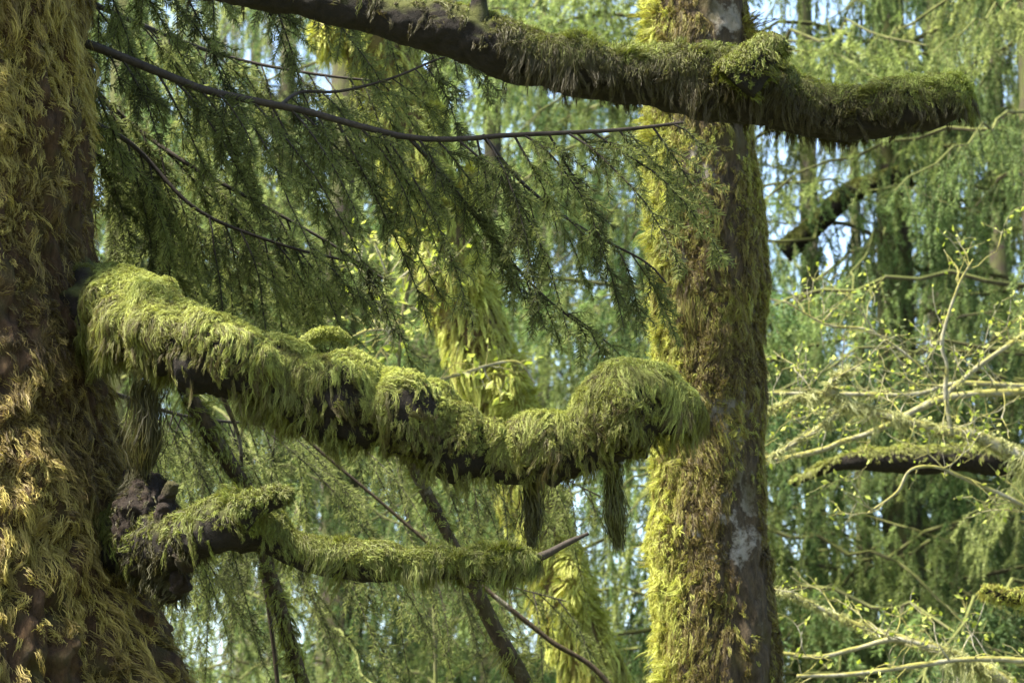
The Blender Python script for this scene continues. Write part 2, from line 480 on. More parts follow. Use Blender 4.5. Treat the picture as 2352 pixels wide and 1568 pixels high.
def prob_A(i, th, p, nn):
    x, y, _ = proj(p)
    pat = fbm(p * 9, 50, 3)
    c, T, U, V, r = limbA.at(i * (limbA.M - 1))
    crease = np.clip(np.abs(vnoise(p / .14, 3)) * 11 - .8, .0, 1)
    return crease * np.clip(1.0 + 1.9 * pat + .4 * np.cos(th), .02, 1) * np.clip(np.cos(th) * 1.6 + 1.25, .04, 1) * (x > 222)
def prob_A2(i, th, p, nn):
    return np.clip(.5 + 2 * fbm(p * 9, 58, 2), 0, 1)
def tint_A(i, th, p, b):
    return np.clip(b + .25 * vnoise(p * 9, 78) + .42 * (np.cos(th) - .55), 0, 1)  # browner moss toward the underside, with the limb's shade put into the tint
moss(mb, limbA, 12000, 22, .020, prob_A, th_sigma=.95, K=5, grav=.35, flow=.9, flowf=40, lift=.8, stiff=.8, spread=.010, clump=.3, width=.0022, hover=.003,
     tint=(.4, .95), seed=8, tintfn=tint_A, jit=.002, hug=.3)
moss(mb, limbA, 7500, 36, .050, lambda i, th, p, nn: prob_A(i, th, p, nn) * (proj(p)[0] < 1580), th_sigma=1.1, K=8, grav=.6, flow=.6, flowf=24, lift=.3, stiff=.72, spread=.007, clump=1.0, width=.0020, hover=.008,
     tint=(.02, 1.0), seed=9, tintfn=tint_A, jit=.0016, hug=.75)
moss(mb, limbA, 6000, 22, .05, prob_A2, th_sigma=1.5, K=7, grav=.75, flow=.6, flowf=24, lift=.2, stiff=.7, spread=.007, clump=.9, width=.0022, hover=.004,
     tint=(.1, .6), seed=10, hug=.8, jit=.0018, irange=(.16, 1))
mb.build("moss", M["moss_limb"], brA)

# small mossy twig curling over the main limb
def pl(rows, d):
    return np.array([[*P(x, y, (r_[0] if r_ else d)), r * S(d)] for x, y, r, *r_ in rows])
tw = Limb(pl([(690, 800, 10), (705, 778, 9), (740, 765, 9), (780, 768, 8), (800, 785, 7)], 7.65), ds=.006, seed=9, endround=.02)
mb = MB(); tw.mesh(mb, 12); moss(mb, tw, 420, 12, .018, None, th_uniform=True, K=5, grav=.5, flow=.8, flowf=34, lift=.8, stiff=.8, spread=.005, clump=.4, width=.0026, hover=.003, tint=(.5, 1), seed=12, jit=.002)
mb.build("twig", M["moss_limb"], brA)

# hanging moss clumps under the main limb
def hanging(x0, y0, x1, y1, w0, w1, d, n, seed, parent, sharp=1.0, tint=(.1, .7), mat="moss_hang"):
    rg = np.random.default_rng(seed); K = 8
    t = np.linspace(0, 1, K)
    n = int(n * 1.4); u = rg.normal(0, .42, (n, 1)); v = rg.normal(0, .42, (n, 1))
    wprof = np.interp(t, [0, .35, .7, 1], [w0, (w0 + w1) / 2 * .9, w1, w1 * .35]) * S(d)
    start = rg.uniform(0, .85, (n, 1)); tt = np.clip(start + rg.uniform(.12, .4, (n, 1)) * t[None], 0, 1.03)
    wp = np.interp(tt, [0, .35, .7, 1], [w0, (w0 + w1) / 2 * .85, w1, w1 * .3]) * S(d)
    a = P(x0, y0, d); b = P(x1, y1, d)
    ax = a + (b - a) * tt[..., None]
    pts = ax + RT * (u * wp)[..., None] + np.array([0, 1.0, 0]) * (v * wp)[..., None]
    pts = pts + vn3(pts * 14, seed) * .012 + vn3(pts * 30 + rg.normal(0, 50, (n, 1, 3)), seed) * .022 * t[None, :, None]
    side = nrm(np.cross(nrm(pts[:, -1] - pts[:, 0]), rg.normal(0, 1, (n, 3))))[:, None]
    mb = MB()
    ribbons(mb, pts, .0026 * np.interp(t, [0, .5, 1], [.7, 1, .15]), side, rg.uniform(tint[0] - .15, tint[1] + .2, n))
    core = Limb(np.array([[*(a + (b - a) * q), w_ * S(d) * .07] for q, w_ in ((0, w0), (.35, (w0 + w1) * .42), (.7, w1 * .9), (.93, w1 * .3))]), ds=.01, amp=((.25, .05), (.15, .02)), seed=seed)
    core.mesh(mb, 16)
    return mb.build("moss_clump", M[mat], parent)
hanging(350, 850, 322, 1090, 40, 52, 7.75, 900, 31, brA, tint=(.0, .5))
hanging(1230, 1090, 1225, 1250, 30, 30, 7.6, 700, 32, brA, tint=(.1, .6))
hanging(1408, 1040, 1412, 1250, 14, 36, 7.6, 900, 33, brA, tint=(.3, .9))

# dark upper limb
rows = [(-150, -210, -120, 7.75), (200, -140, -40, 7.5), (500, -95, 5), (640, -60, 28), (780, -30, 58), (900, -8, 88), (1000, 5, 125), (1100, 22, 165), (1200, 66, 192), (1300, 84, 216), (1400, 102, 236), (1480, 105, 236),
        (1560, 105, 262), (1650, 112, 284), (1740, 125, 296), (1800, 170, 305), (1850, 190, 312), (1900, 203, 320), (1960, 200, 326), (2010, 200, 324), (2050, 182, 314), (2120, 175, 295), (2180, 176, 280), (2215, 190, 268), (2235, 205, 258)]
limbB = Limb(from_edges(rows, 7.1), ds=.008, amp=((.10, .15, 1, 'billow'), (.07, .035), (.05, .012)), seed=13, endround=.06)
mb = MB(); limbB.mesh(mb, 64); brB = mb.build("branch", M["bark_limb"], spruce)
stub = Limb(pl([(1690, 190, 55), (1735, 140, 46), (1770, 118, 40), (1800, 122, 34)], 6.95), ds=.008, amp=((.14, .08), (.10, .03), (.07, .012)), seed=14, endround=.05)
mb = MB(); stub.mesh(mb, 28); st = mb.build("broken_stub", M["bark_limb"], brB)
knot = Limb(pl([(1096, 90, 40), (1098, 45, 30), (1100, 10, 19), (1103, -30, 13)], 7.08), ds=.008, seed=15, endround=.02)
mb = MB(); knot.mesh(mb, 16); mb.build("broken_stub", M["bark_limb"], brB)
mb = MB()
def prob_B(i, th, p, nn):
    x, y, _ = proj(p)
    return np.clip(np.interp(x, [900, 1100, 1200, 1320, 2300], [-.6, -.3, .35, .8, 1.0]) + 1.6 * fbm(p * 9, 51, 3), .02, 1) * np.clip(np.cos(th) * 1.5 + 1.5, .02, 1)
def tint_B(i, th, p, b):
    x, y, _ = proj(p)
    return np.clip(b + .2 * vnoise(p * 9, 79) + np.interp(x, [1000, 1900, 2230], [-.15, 0, .3]) + .5 * (np.cos(th) - .7), 0, 1)  # canopy shade put into the moss tint: darker front and left, lighter tip
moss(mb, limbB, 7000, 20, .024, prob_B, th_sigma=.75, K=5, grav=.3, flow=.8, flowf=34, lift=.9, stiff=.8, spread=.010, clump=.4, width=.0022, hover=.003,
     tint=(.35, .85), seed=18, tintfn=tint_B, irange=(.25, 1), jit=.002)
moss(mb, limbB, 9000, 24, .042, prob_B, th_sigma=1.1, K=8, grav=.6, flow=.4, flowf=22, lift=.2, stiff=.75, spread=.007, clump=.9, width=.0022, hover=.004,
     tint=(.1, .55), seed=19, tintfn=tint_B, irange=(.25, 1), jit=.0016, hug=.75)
moss(mb, stub, 480, 18, .025, None, th_sigma=.95, K=6, hug=.5, grav=.5, spread=.008, clump=.6, width=.003, hover=.004, tint=(.3, .8), seed=20)
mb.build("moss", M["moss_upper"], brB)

# lower limb on its knotted collar
rows = [(250, 1130, 1360, 8.05), (320, 1150, 1345, 7.86), (380, 1172, 1325, 7.66), (440, 1175, 1290, 7.48), (500, 1150, 1275), (560, 1135, 1275), (610, 1165, 1282), (660, 1210, 1298), (740, 1243, 1323), (800, 1245, 1332), (850, 1248, 1337),
        (900, 1258, 1335), (950, 1268, 1332), (1050, 1268, 1332), (1150, 1264, 1330), (1200, 1260, 1322), (1235, 1258, 1312)]
limbC = Limb(from_edges(rows, 7.35), ds=.008, amp=((.16, .07), (.10, .03), (.05, .012)), seed=23, endround=.03)
mb = MB(); limbC.mesh(mb, 56); brC = mb.build("branch", M["bark_limb"], spruce)
mb = MB()
stubC = Limb(pl([(550, 1185, 38), (600, 1158, 26), (645, 1142, 22), (664, 1146, 20)], 7.25), ds=.008, amp=((.12, .05), (.08, .02)), seed=24, endround=.02)
stubC.mesh(mb, 20); mb.build("broken_stub", M["bark_limb"], brC)
mb = MB()
burl = Limb(pl([(300, 1085, 22, 7.86), (325, 1130, 50, 7.8), (345, 1200, 66, 7.72), (362, 1265, 66, 7.7), (385, 1325, 46, 7.66), (405, 1375, 22, 7.64)], 7.7), ds=.006, amp=((.32, .07), (.22, .035), (.16, .016), (.10, .008)), seed=60)
burl.mesh(mb, 90)
for k, (x, y, r, dd) in enumerate([(412, 1335, 26, 7.56), (392, 1235, 30, 7.55), (425, 1205, 34, 7.5), (430, 1280, 28, 7.46), (455, 1250, 24, 7.42), (380, 1180, 30, 7.58)]):
    Limb(pl([(x - 14, y + r, r * .5, dd), (x, y + r * .3, r, dd), (x + 4, y - r * .5, r * .9, dd), (x + 10, y - r, r * .35, dd)], dd), ds=.004, amp=((.4, .04), (.3, .02), (.2, .009)), seed=64 + k, endround=.01).mesh(mb, 40)
Limb(pl([(372, 1215, 26, 7.62), (380, 1165, 21, 7.6), (388, 1130, 19, 7.58), (396, 1108, 13, 7.57)], 7.6), ds=.004, amp=((.3, .04), (.25, .016), (.15, .007)), seed=69).mesh(mb, 40)
bu = mb.build("burl", M["bark_burl"], brC)
mb = MB()
moss(mb, burl, 220, 9, .045, None, th_uniform=True, K=6, grav=.8, flow=.9, flowf=28, lift=.5, stiff=.7, spread=.006, clump=.9, width=.0032, hover=.005, tint=(0, .5), seed=66, jit=.002)
moss(mb, limbC, 400, 9, .03, None, th_uniform=True, K=6, grav=.8, flow=.9, flowf=28, lift=.5, stiff=.7, spread=.006, clump=.9, width=.003, hover=.004, tint=(0, .4), seed=67, jit=.002, irange=(.05, .42), hug=.5)
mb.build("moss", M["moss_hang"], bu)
tip = Limb(pl([(1225, 1285, 12), (1260, 1270, 9), (1300, 1248, 7), (1352, 1224, 4)], 7.35), ds=.006, amp=((.2, .03),), seed=25)
mb = MB(); tip.mesh(mb, 8); mb.build("twig", M["twig"], brC)
mb = MB()
def prob_C(i, th, p, nn):
    x, y, _ = proj(p)
    return np.clip(np.interp(x, [430, 500, 640, 700], [.35, .7, .85, .95]) + .7 * fbm(p * 8, 52, 3), .02, 1)
moss(mb, limbC, 3200, 16, .026, prob_C, th_sigma=.75, K=5, grav=.35, flow=.8, flowf=36, lift=.9, stiff=.8, spread=.007, clump=.4, width=.0023, hover=.002, tint=(.4, .8), seed=28, irange=(.1, 1), jit=.002)
moss(mb, limbC, 3000, 20, .055, prob_C, th_sigma=.85, K=7, grav=.6, flow=.45, flowf=20, lift=.3, stiff=.75, spread=.006, clump=.85, width=.0022, hover=.004, hug=.5, tint=(.3, .75), seed=29, irange=(.1, 1))
moss(mb, stubC, 400, 14, .02, None, th_sigma=.9, K=6, grav=.4, spread=.006, clump=.6, width=.003, hover=.003, tint=(.3, .75), seed=30)
mb.build("moss", M["moss_upper"], brC)


# ------------------------------------------------------------------ conifer sprays
def grow(wood, leaf, prim, sec_step, sec_len, sec_dir, droop, ter_step, ter_len, nd_step, nd_len, nd_w, seed, start=.08, prim_r=(.012, .003),
         side_spread=.5, ter_spread=.8, tipbias=.35, tintv=(.1, .9), quadneedles=True, bare=.12, limit=1.0):
    """prim: (K,3) main axis. Secondary twigs hang from it, each with side shoots, all clad in needles."""
    rg = np.random.default_rng(seed)
    prim = np.asarray(prim, float)
    L = np.linalg.norm(np.diff(prim, axis=0), axis=1).sum()
    tubes(wood, prim[None], np.linspace(prim_r[0], prim_r[1], len(prim))[None], 6)
    ns = max(2, int(L * (1 - start) / sec_step))
    t = start + (1 - start) * (np.arange(ns) + rg.uniform(-.4, .4, ns)) / ns
    t = np.clip(t, start, 1)
    f = t * (len(prim) - 1); k = np.minimum(f.astype(int), len(prim) - 2); ff = (f - k)[:, None]
    p0 = prim[k] * (1 - ff) + prim[k + 1] * ff
    T = nrm(prim[k + 1] - prim[k]); side = nrm(np.cross(T, np.array([0, 0, 1.0]))) * np.where(np.arange(ns) % 2, 1, -1)[:, None]
    ln = sec_len * rg.uniform(.25, 1.3, ns) * np.interp(t, [start, .3, .75, 1], [.55, 1, 1, .55])
    d = nrm(T * .5 + side * side_spread * rg.uniform(.3, 1.2, (ns, 1)) + np.asarray(sec_dir) + rg.normal(0, .26, (ns, 3)))
    K = 9; path = [p0]; p = p0
    for j in range(1, K):
        d = nrm(d + np.array([0, 0, -droop]) + rg.normal(0, .05, d.shape)); p = p + d * (ln / (K - 1))[:, None]; path.append(p)
    sec = np.stack(path, 1)
    tubes(wood, sec, np.broadcast_to(np.linspace(.0035, .0012, K), (ns, K)) * (prim_r[0] / .012) ** .5, 4)
    # tertiaries
    nt_ = np.maximum(2, (ln / ter_step).astype(int))
    idx = np.repeat(np.arange(ns), nt_); m = len(idx)
    tt = rg.uniform(.06, 1, m); f = tt * (K - 1); k = np.minimum(f.astype(int), K - 2); ff = (f - k)[:, None]
    q0 = sec[idx, k] * (1 - ff) + sec[idx, k + 1] * ff
    Ts = nrm(sec[idx, k + 1] - sec[idx, k])
    sv = nrm(np.cross(Ts, rg.normal(0, 1, (m, 3)) + side[idx] * .3))
    dl = nrm(Ts * .9 + sv * ter_spread)
    tl = ter_len * rg.uniform(.4, 1.2, m) * np.interp(tt, [0, .6, 1], [1, .8, .4])
    K2 = 5; pth = [q0]; q = q0
    for j in range(1, K2):
        dl = nrm(dl + np.array([0, 0, -droop * .8])); q = q + dl * (tl / (K2 - 1))[:, None]; pth.append(q)
    ter = np.stack(pth, 1)
    tubes(wood, ter, np.broadcast_to(np.linspace(.0014, .0008, K2), (m, K2)) * (prim_r[0] / .012) ** .5, 3)
    tb = rg.uniform(tintv[0], tintv[1], ns)
    for poly, lens, tb_, st in ((sec, ln, tb, bare), (ter, tl, tb[idx], .0)):
        Kp = poly.shape[1]
        cnt = np.maximum(2, (lens / nd_step).astype(int))
        ix = np.repeat(np.arange(len(poly)), cnt); n = len(ix)
        u = st + (1 - st) * rg.random(n); f = u * (Kp - 1); k = np.minimum(f.astype(int), Kp - 2); ff = (f - k)[:, None]
        a = poly[ix, k] * (1 - ff) + poly[ix, k + 1] * ff
        Tn = nrm(poly[ix, k + 1] - poly[ix, k])
        rv = nrm(np.cross(Tn, rg.normal(0, 1, (n, 3))))
        dn = nrm(Tn * .75 + rv + np.array([0, 0, -.1]))
        e = a + dn * (nd_len * rg.uniform(.65, 1.15, (n, 1)))
        wv = nrm(np.cross(dn, rg.normal(0, 1, (n, 3)))) * nd_w * .5
        ti = np.clip(tb_[ix] + rg.normal(0, .12, n) + .25 * (u - .5), 0, 1)
        if quadneedles:
            v = np.stack([a - wv * .7, a + wv * .7, e + wv * .5, e - wv * .5], 1)
            b_ = np.arange(n)[:, None] * 4
            leaf.add(v, quads=b_ + np.arange(4), tint=np.repeat(ti, 4), mat=1 if leaf is wood else 0)
        else:
            v = np.stack([a - wv, a + wv, e], 1)
            leaf.add(v, tris=np.arange(n)[:, None] * 3 + np.arange(3), tint=np.repeat(ti, 3), mat=1 if leaf is wood else 0)


def fore_bough(rows, d, seed, n=26, **kw):
    pr = spline(np.array([[*P(x, y, (q[0] if q else d)), 0] for x, y, *q in rows]), n)[:, :3]
    wd, lf = MB(), MB()
    grow(wd, lf, pr, seed=seed, **kw)
    bo = wd.build("bough", M["twig"], spruce)
    lf.build("needles", M["needles"], bo, smooth=False)

fk = dict(ter_step=.032, ter_len=.14, nd_step=.0016, nd_len=.023, nd_w=.0038, droop=.10)
fore_bough([(120, 75, 8.45), (220, 108, 8.5), (400, 180), (480, 210), (600, 235), (700, 255), (820, 288), (940, 316), (1050, 320), (1150, 312), (1300, 305), (1430, 298), (1570, 282)], 8.5, 41,
           sec_step=.052, sec_len=.60, sec_dir=(.45, 0, -.9), prim_r=(.015, .005), side_spread=.25, **fk)
fore_bough([(640, 245, 8.5), (690, 212), (780, 210), (900, 180), (1010, 135), (1090, 120)], 8.7, 42, sec_step=.07, sec_len=.3, sec_dir=(.3, 0, -.8), prim_r=(.006, .003), side_spread=.4, **fk)
fore_bough([(120, -160, 8.4), (300, -130), (520, -90), (800, -40), (1050, 10)], 8.9, 43, sec_step=.07, sec_len=.7, sec_dir=(.3, 0, -1), prim_r=(.015, .005), side_spread=.4, **fk)
fore_bough([(150, 120, 8.6), (260, 250), (420, 370), (600, 470), (760, 560), (880, 640)], 9.3, 44, sec_step=.052, sec_len=.6, sec_dir=(.25, 0, -1), prim_r=(.012, .004), side_spread=.4, **fk)
fore_bough([(140, 250, 8.6), (300, 330), (450, 480), (640, 560), (800, 600)], 9.0, 45, sec_step=.06, sec_len=.5, sec_dir=(.2, 0, -1), prim_r=(.010, .004), side_spread=.4, **fk)
fore_bough([(150, -20, 8.7), (330, 60, 9.2), (520, 130), (720, 170), (900, 190)], 9.6, 49, sec_step=.052, sec_len=.62, sec_dir=(.25, 0, -1), prim_r=(.010, .004), side_spread=.5, **fk)
fore_bough([(180, 330, 8.8), (330, 430, 9.4), (480, 540), (600, 610), (720, 660)], 9.9, 50, sec_step=.052, sec_len=.55, sec_dir=(.25, 0, -1), prim_r=(.009, .004), side_spread=.5, **fk)
fore_bough([(250, 900, 8.9), (450, 960, 10), (700, 980), (950, 1010), (1200, 1060), (1380, 1140)], 10.8, 51, sec_step=.05, sec_len=.8, sec_dir=(.15, 0, -1), prim_r=(.008, .003), side_spread=.6, **{**fk, "nd_step": .003})
fore_bough([(280, 1060, 9.0), (420, 1180, 10.5), (600, 1230), (850, 1290), (1100, 1330), (1300, 1380)], 11.3, 52, sec_step=.05, sec_len=.7, sec_dir=(.15, 0, -1), prim_r=(.008, .003), side_spread=.6, **{**fk, "nd_step": .003})
fore_bough([(940, 316, 8.5), (1040, 430), (1140, 560), (1260, 690), (1400, 790)], 8.6, 46, sec_step=.065, sec_len=.32, sec_dir=(.5, 0, -.7), prim_r=(.007, .003), side_spread=.5, **fk)
fore_bough([(1110, 312, 8.5), (1200, 420), (1330, 520), (1480, 600), (1530, 650)], 8.7, 47, sec_step=.07, sec_len=.3, sec_dir=(.3, 0, -.8), prim_r=(.007, .003), side_spread=.5, **fk)


# ------------------------------------------------------------------ the upright mossy trunk
DM = 9.9
def trunk_rows(edges, d, zshift=0):
    out = []
    for y, xl, xr in edges:
        p = P((xl + xr) / 2, y, d)
        out.append([p[0], d + (p[2] - P(0, 784, d)[2]) * 0.0, p[2], (xr - xl) / 2 * S(d)])
    return out
ed = [(-300, 1500, 1735), (0, 1503, 1742), (120, 1500, 1742), (250, 1500, 1745), (330, 1500, 1748), (450, 1503, 1757), (600, 1512, 1768), (720, 1512, 1752), (850, 1520, 1760), (1000, 1514, 1756),
      (1150, 1508, 1757), (1250, 1496, 1762), (1350, 1505, 1774), (1450, 1512, 1778), (1567, 1512, 1780), (1800, 1505, 1785), (2300, 1480, 1815)]
rows = trunk_rows(ed, DM)
rows = [[rows[0][0] - .1, DM, 12, .13], [rows[0][0], DM, 8.5, .16]] + rows + [[rows[-1][0], DM, -.2, .32]]
mid = thing("maple_tree", "thick upright maple trunk with golden moss along its left side and pale bark patches", "tree", (rows[-1][0], DM, 0))
trunkM = Limb(rows, ds=.012, amp=((.05, .25, 2), (.05, .09, 2), (.07, .035, 2.5), (.04, .018, 2)), seed=33)
mb = MB(); trunkM.mesh(mb, 150); tm = mb.build("trunk", M["bark_mid"], mid)
izm = lambda z: np.interp(-z, -trunkM.c[:, 2], np.arange(trunkM.M)) / (trunkM.M - 1)
mr = (izm(P(0, -150, DM)[2]), izm(P(0, 1720, DM)[2]))
def prob_M(i, th, p, nn):
    x, y, _ = proj(p)
    left = np.clip((-nn[:, 0] - .35) * 2.2, 0, 1)
    right = np.clip((nn[:, 0] - .82) * 5, 0, .9)
    pat = fbm(p * np.array([4.5, 4.5, 2.0]), 55, 3)
    band = np.interp(y, [-100, 180, 260, 330, 420, 600, 680, 840, 900, 1100, 1567], [.1, .05, .75, .6, .3, .3, .75, .8, .15, .12, .2])
    front = np.clip(band * .8 + 1.6 * pat + .05 - .5 * np.clip(nn[:, 0], 0, 1), 0, 1)
    ridge = np.clip((nn[:, 0] - .45) * 3, 0, .8) * np.interp(y, [350, 420, 640, 720], [0, 1, 1, 0])
    return (nn[:, 1] < .5) * np.maximum.reduce([left, right, front * .8, ridge])
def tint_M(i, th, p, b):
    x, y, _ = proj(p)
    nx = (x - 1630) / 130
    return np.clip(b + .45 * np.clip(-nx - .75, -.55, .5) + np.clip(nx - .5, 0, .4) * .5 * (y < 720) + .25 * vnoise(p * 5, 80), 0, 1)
mb = MB()
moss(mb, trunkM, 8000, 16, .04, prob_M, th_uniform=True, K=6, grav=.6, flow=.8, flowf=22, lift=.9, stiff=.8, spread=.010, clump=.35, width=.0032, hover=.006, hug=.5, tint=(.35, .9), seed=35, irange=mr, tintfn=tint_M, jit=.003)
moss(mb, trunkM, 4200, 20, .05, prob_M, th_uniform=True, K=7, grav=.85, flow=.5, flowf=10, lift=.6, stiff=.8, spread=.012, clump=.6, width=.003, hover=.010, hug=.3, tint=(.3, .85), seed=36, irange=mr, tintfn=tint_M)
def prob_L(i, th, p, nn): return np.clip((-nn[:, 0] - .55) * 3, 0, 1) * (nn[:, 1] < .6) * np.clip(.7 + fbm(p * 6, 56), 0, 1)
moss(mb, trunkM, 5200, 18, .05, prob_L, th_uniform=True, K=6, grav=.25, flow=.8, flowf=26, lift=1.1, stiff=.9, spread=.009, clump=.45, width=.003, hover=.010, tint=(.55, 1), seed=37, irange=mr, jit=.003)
mb.build("moss", M["moss_mid"], tm)

# ------------------------------------------------------------------ the leaning mossy maple behind
DL = 13.5
cl = [(740, -250, 62), (800, -80, 66), (855, 80, 70), (925, 250, 74), (965, 420, 80), (1010, 560, 80), (1060, 700, 76), (1110, 830, 72), (1160, 950, 64), (1210, 1120, 62), (1262, 1260, 64), (1305, 1400, 62), (1370, 1567, 66), (1470, 1850, 72), (1560, 2160, 84)]
rows = pl(cl, DL)
rows = np.vstack([[rows[0][0] - .5, rows[0][1] + .2, 8.0, .10], rows, [rows[-1][0] + .12, rows[-1][1], -.2, .25]])
lean = thing("maple_tree", "golden brown mossy maple trunk leaning diagonally behind the drooping spruce twigs", "tree", (rows[-1][0], rows[-1][1], 0))
trunkN = Limb(rows, ds=.02, amp=((.12, .25), (.08, .09), (.04, .04)), seed=43)
mb = MB(); trunkN.mesh(mb, 48); tn = mb.build("trunk", M["bark_lean"], lean)
mb = MB()
def prob_N(i, th, p, nn): return (nn[:, 1] < .6) * np.clip(.85 + fbm(p * np.array([4, 4, 2]), 57), .05, 1)
moss(mb, trunkN, 6000, 12, .09, prob_N, th_uniform=True, K=7, grav=.85, flow=.45, flowf=9, lift=.5, stiff=.8, spread=.016, clump=.85, width=.006, hover=.014, tint=(.55, 1.0), seed=45)
def prob_N2(i, th, p, nn):
    x, y, _ = proj(p)
    b_ = np.exp(-((y - 430) / 50) ** 2) + np.exp(-((y - 640) / 45) ** 2) * .8 + np.exp(-((y - 870) / 75) ** 2) * 1.3 + np.exp(-((y - 1320) / 100) ** 2) * 1.3 + np.exp(-((y - 250) / 60) ** 2) * .5
    return np.clip(nn[:, 0] * 2 - .4, 0, 1) * (nn[:, 1] < .7) * np.clip(b_, 0, 1)
moss(mb, trunkN, 8000, 14, .08, prob_N2, th_uniform=True, K=6, grav=.3, flow=.8, flowf=16, lift=1.1, stiff=.9, spread=.016, clump=.45, width=.006, hover=.02, tint=(.7, 1), seed=46, jit=.004)
mb.build("moss", M["moss_mid"], tn)
def cushion(mb, x, y, rx, ry, d, n, seed, tint=(.6, 1)):
    """a pillow of moss bulging from a trunk"""
    rg = np.random.default_rng(seed)
    u = nrm(rg.normal(0, 1, (n, 3))); c_ = P(x, y, d)
    q = c_ + u * np.array([rx, (rx + ry) / 2, ry]) * S(d)
    k = np.linspace(0, 1, 6)[None, :, None]
    pts = q[:, None] + u[:, None] * k * .032 + np.array([0, 0, -1.0]) * k ** 2 * .022 + vn3(q * 25, seed)[:, None] * k * .04
    ribbons(mb, pts, .007 * np.array([.8, 1, 1, .8, .5, .1]), nrm(np.cross(u, rg.normal(0, 1, (n, 3))))[:, None], rg.uniform(*tint, n))
    a, b = c_ - np.array([0, 0, ry * S(d)]), c_ + np.array([0, 0, ry * S(d)])
    t_ = np.linspace(0, 1, 9)
    Limb(np.array([[*(a + (b - a) * s_), rx * S(d) * math.sqrt(max(1 - (2 * s_ - 1) ** 2, .03))] for s_ in t_]), ds=.015, amp=((.2, .08),), seed=seed).mesh(mb, 18)
for k, (x, y, rx, ry, n_) in enumerate([(1160, 865, 40, 62, 1600), (1178, 925, 28, 40, 800), (1078, 425, 24, 42, 800), (1088, 640, 22, 50, 800), (1310, 1320, 28, 80, 1400), (752, 85, 36, 40, 900), (1000, 270, 14, 34, 400)]):
    mb = MB(); cushion(mb, x, y, rx, ry, DL - .1, n_, 90 + k); mb.build("moss_cushion", M["moss_mid"], tn)


# ------------------------------------------------------------------ background conifers
GAPS = [(1840, 80, 105, 145), (1880, 590, 55, 90), (1805, 420, 48, 68), (1900, 480, 40, 40), (1960, 470, 35, 50), (690, 285, 45, 30), (790, 190, 40, 50), (1010, 175, 40, 60), (1400, 1280, 40, 70), (1380, 1480, 45, 80),
        (1830, 1190, 55, 90), (2230, 880, 30, 30), (2130, 640, 22, 35), (2250, 120, 30, 50), (1950, 1400, 25, 40), (2120, 900, 60, 50), (1830, 1540, 60, 50), (570, 1350, 110, 80), (480, 1420, 70, 60), (800, 1450, 70, 60), (1060, 1480, 50, 50), (1300, 1190, 50, 50), (1240, 690, 30, 40), (2020, 800, 60, 40), (2050, 1150, 25, 35), (2280, 820, 40, 30)]


def make_bough(seed, L, rise, fall, mats, **kw):
    K = 14; t = np.linspace(0, 1, K); rg = np.random.default_rng(seed)
    pr = np.stack([t * L, .12 * L * np.sin(t * 3 + seed) * t, L * (rise * t - fall * t ** 2)], -1)
    pr[:, 1:] += rg.normal(0, .012, (K, 2)) * L
    mb = MB(); grow(mb, mb, pr, seed=seed, **kw)
    return mb.mesh("bough", mats, smooth=False)


bk = dict(sec_dir=(0, 0, -.9), droop=.22, nd_step=.0034, nd_len=.03, nd_w=.0065, quadneedles=False, prim_r=(.014, .004), bare=.05)
WEEP = [make_bough(100 + k, 2.4, .12 + .1 * k % .2, .45, [M["bough_wood"], M["far_needles"]], sec_step=.08, sec_len=.62, side_spread=.9, ter_step=.04, ter_len=.12, **bk) for k in range(4)]
FRESH = [make_bough(120 + k, 2.2, .15, .40, [M["bough_wood"], M["fresh_needles"]], sec_step=.09, sec_len=.45, side_spread=1.0, ter_step=.05, ter_len=.2, **{**bk, "droop": .14}) for k in range(3)]
BARE = [make_bough(140 + k, 2.2, .1, .40, [M["bough_wood"], M["dead_needles"]], sec_step=.08, sec_len=.7, side_spread=.7, ter_step=.05, ter_len=.3, **{**bk, "nd_step": .02}) for k in range(2)]


def conifer(name, label, px, d, tr_, height, kinds, n, z0, z1, length, seed, lean=0.0, group=None, gaps=True, gapscale=1.0):
    rg = np.random.default_rng(seed)
    bx = (px - 1176) * K0 * d; by = d
    t = thing(name, label, "tree", (bx, by, 0), group)
    rows = [[bx, by, -.2, tr_ * 1.35], [bx, by, 1, tr_ * 1.1], [bx + lean * .4, by, height * .4, tr_ * .75], [bx + lean, by, height, .03]]
    lb = Limb(rows, ds=.08, amp=((.06, .3), (.05, .1)), seed=seed)
    mb = MB(); lb.mesh(mb, 18); mb.build("trunk", M["bark_far"], t)
    k = 0; az = rg.uniform(0, 6)
    for j in range(n * 4):
        if k >= n: break
        z = rg.uniform(z0, z1); az += 2.4 + rg.uniform(-.5, .5)
        s_ = length / 2.3 * rg.uniform(.65, 1.2) * np.interp(z / height, [0, .5, 1], [1.1, 1, .25])
        dr = np.array([math.cos(az), math.sin(az), 0])
        c_ = np.array([bx + lean * z / height, by, z])
        ok = False; bad = False
        for q in (.35, .6, .85, 1.0):
            x, y, dd = proj(c_ + dr * 2.3 * s_ * q - np.array([0, 0, .45 * s_]))
            if -250 < x < 2600 and -500 < y < 1850: ok = True
            if gaps:
                for gx_, gy_, rx, ry in GAPS:
                    if ((x - gx_) / (rx * gapscale)) ** 2 + ((y - gy_) / (ry * gapscale)) ** 2 < 1: bad = True
        if not ok or bad: continue
        o = bpy.data.objects.new("bough", kinds[rg.integers(len(kinds))])
        COL.objects.link(o); o.parent = t
        o.location = Vector((c_[0] - bx, 0, z)); o.rotation_euler = (rg.uniform(-.15, .15), rg.uniform(-.12, .2), az); o.scale = (s_, s_, s_ * rg.uniform(.9, 1.2))
        k += 1
    return t

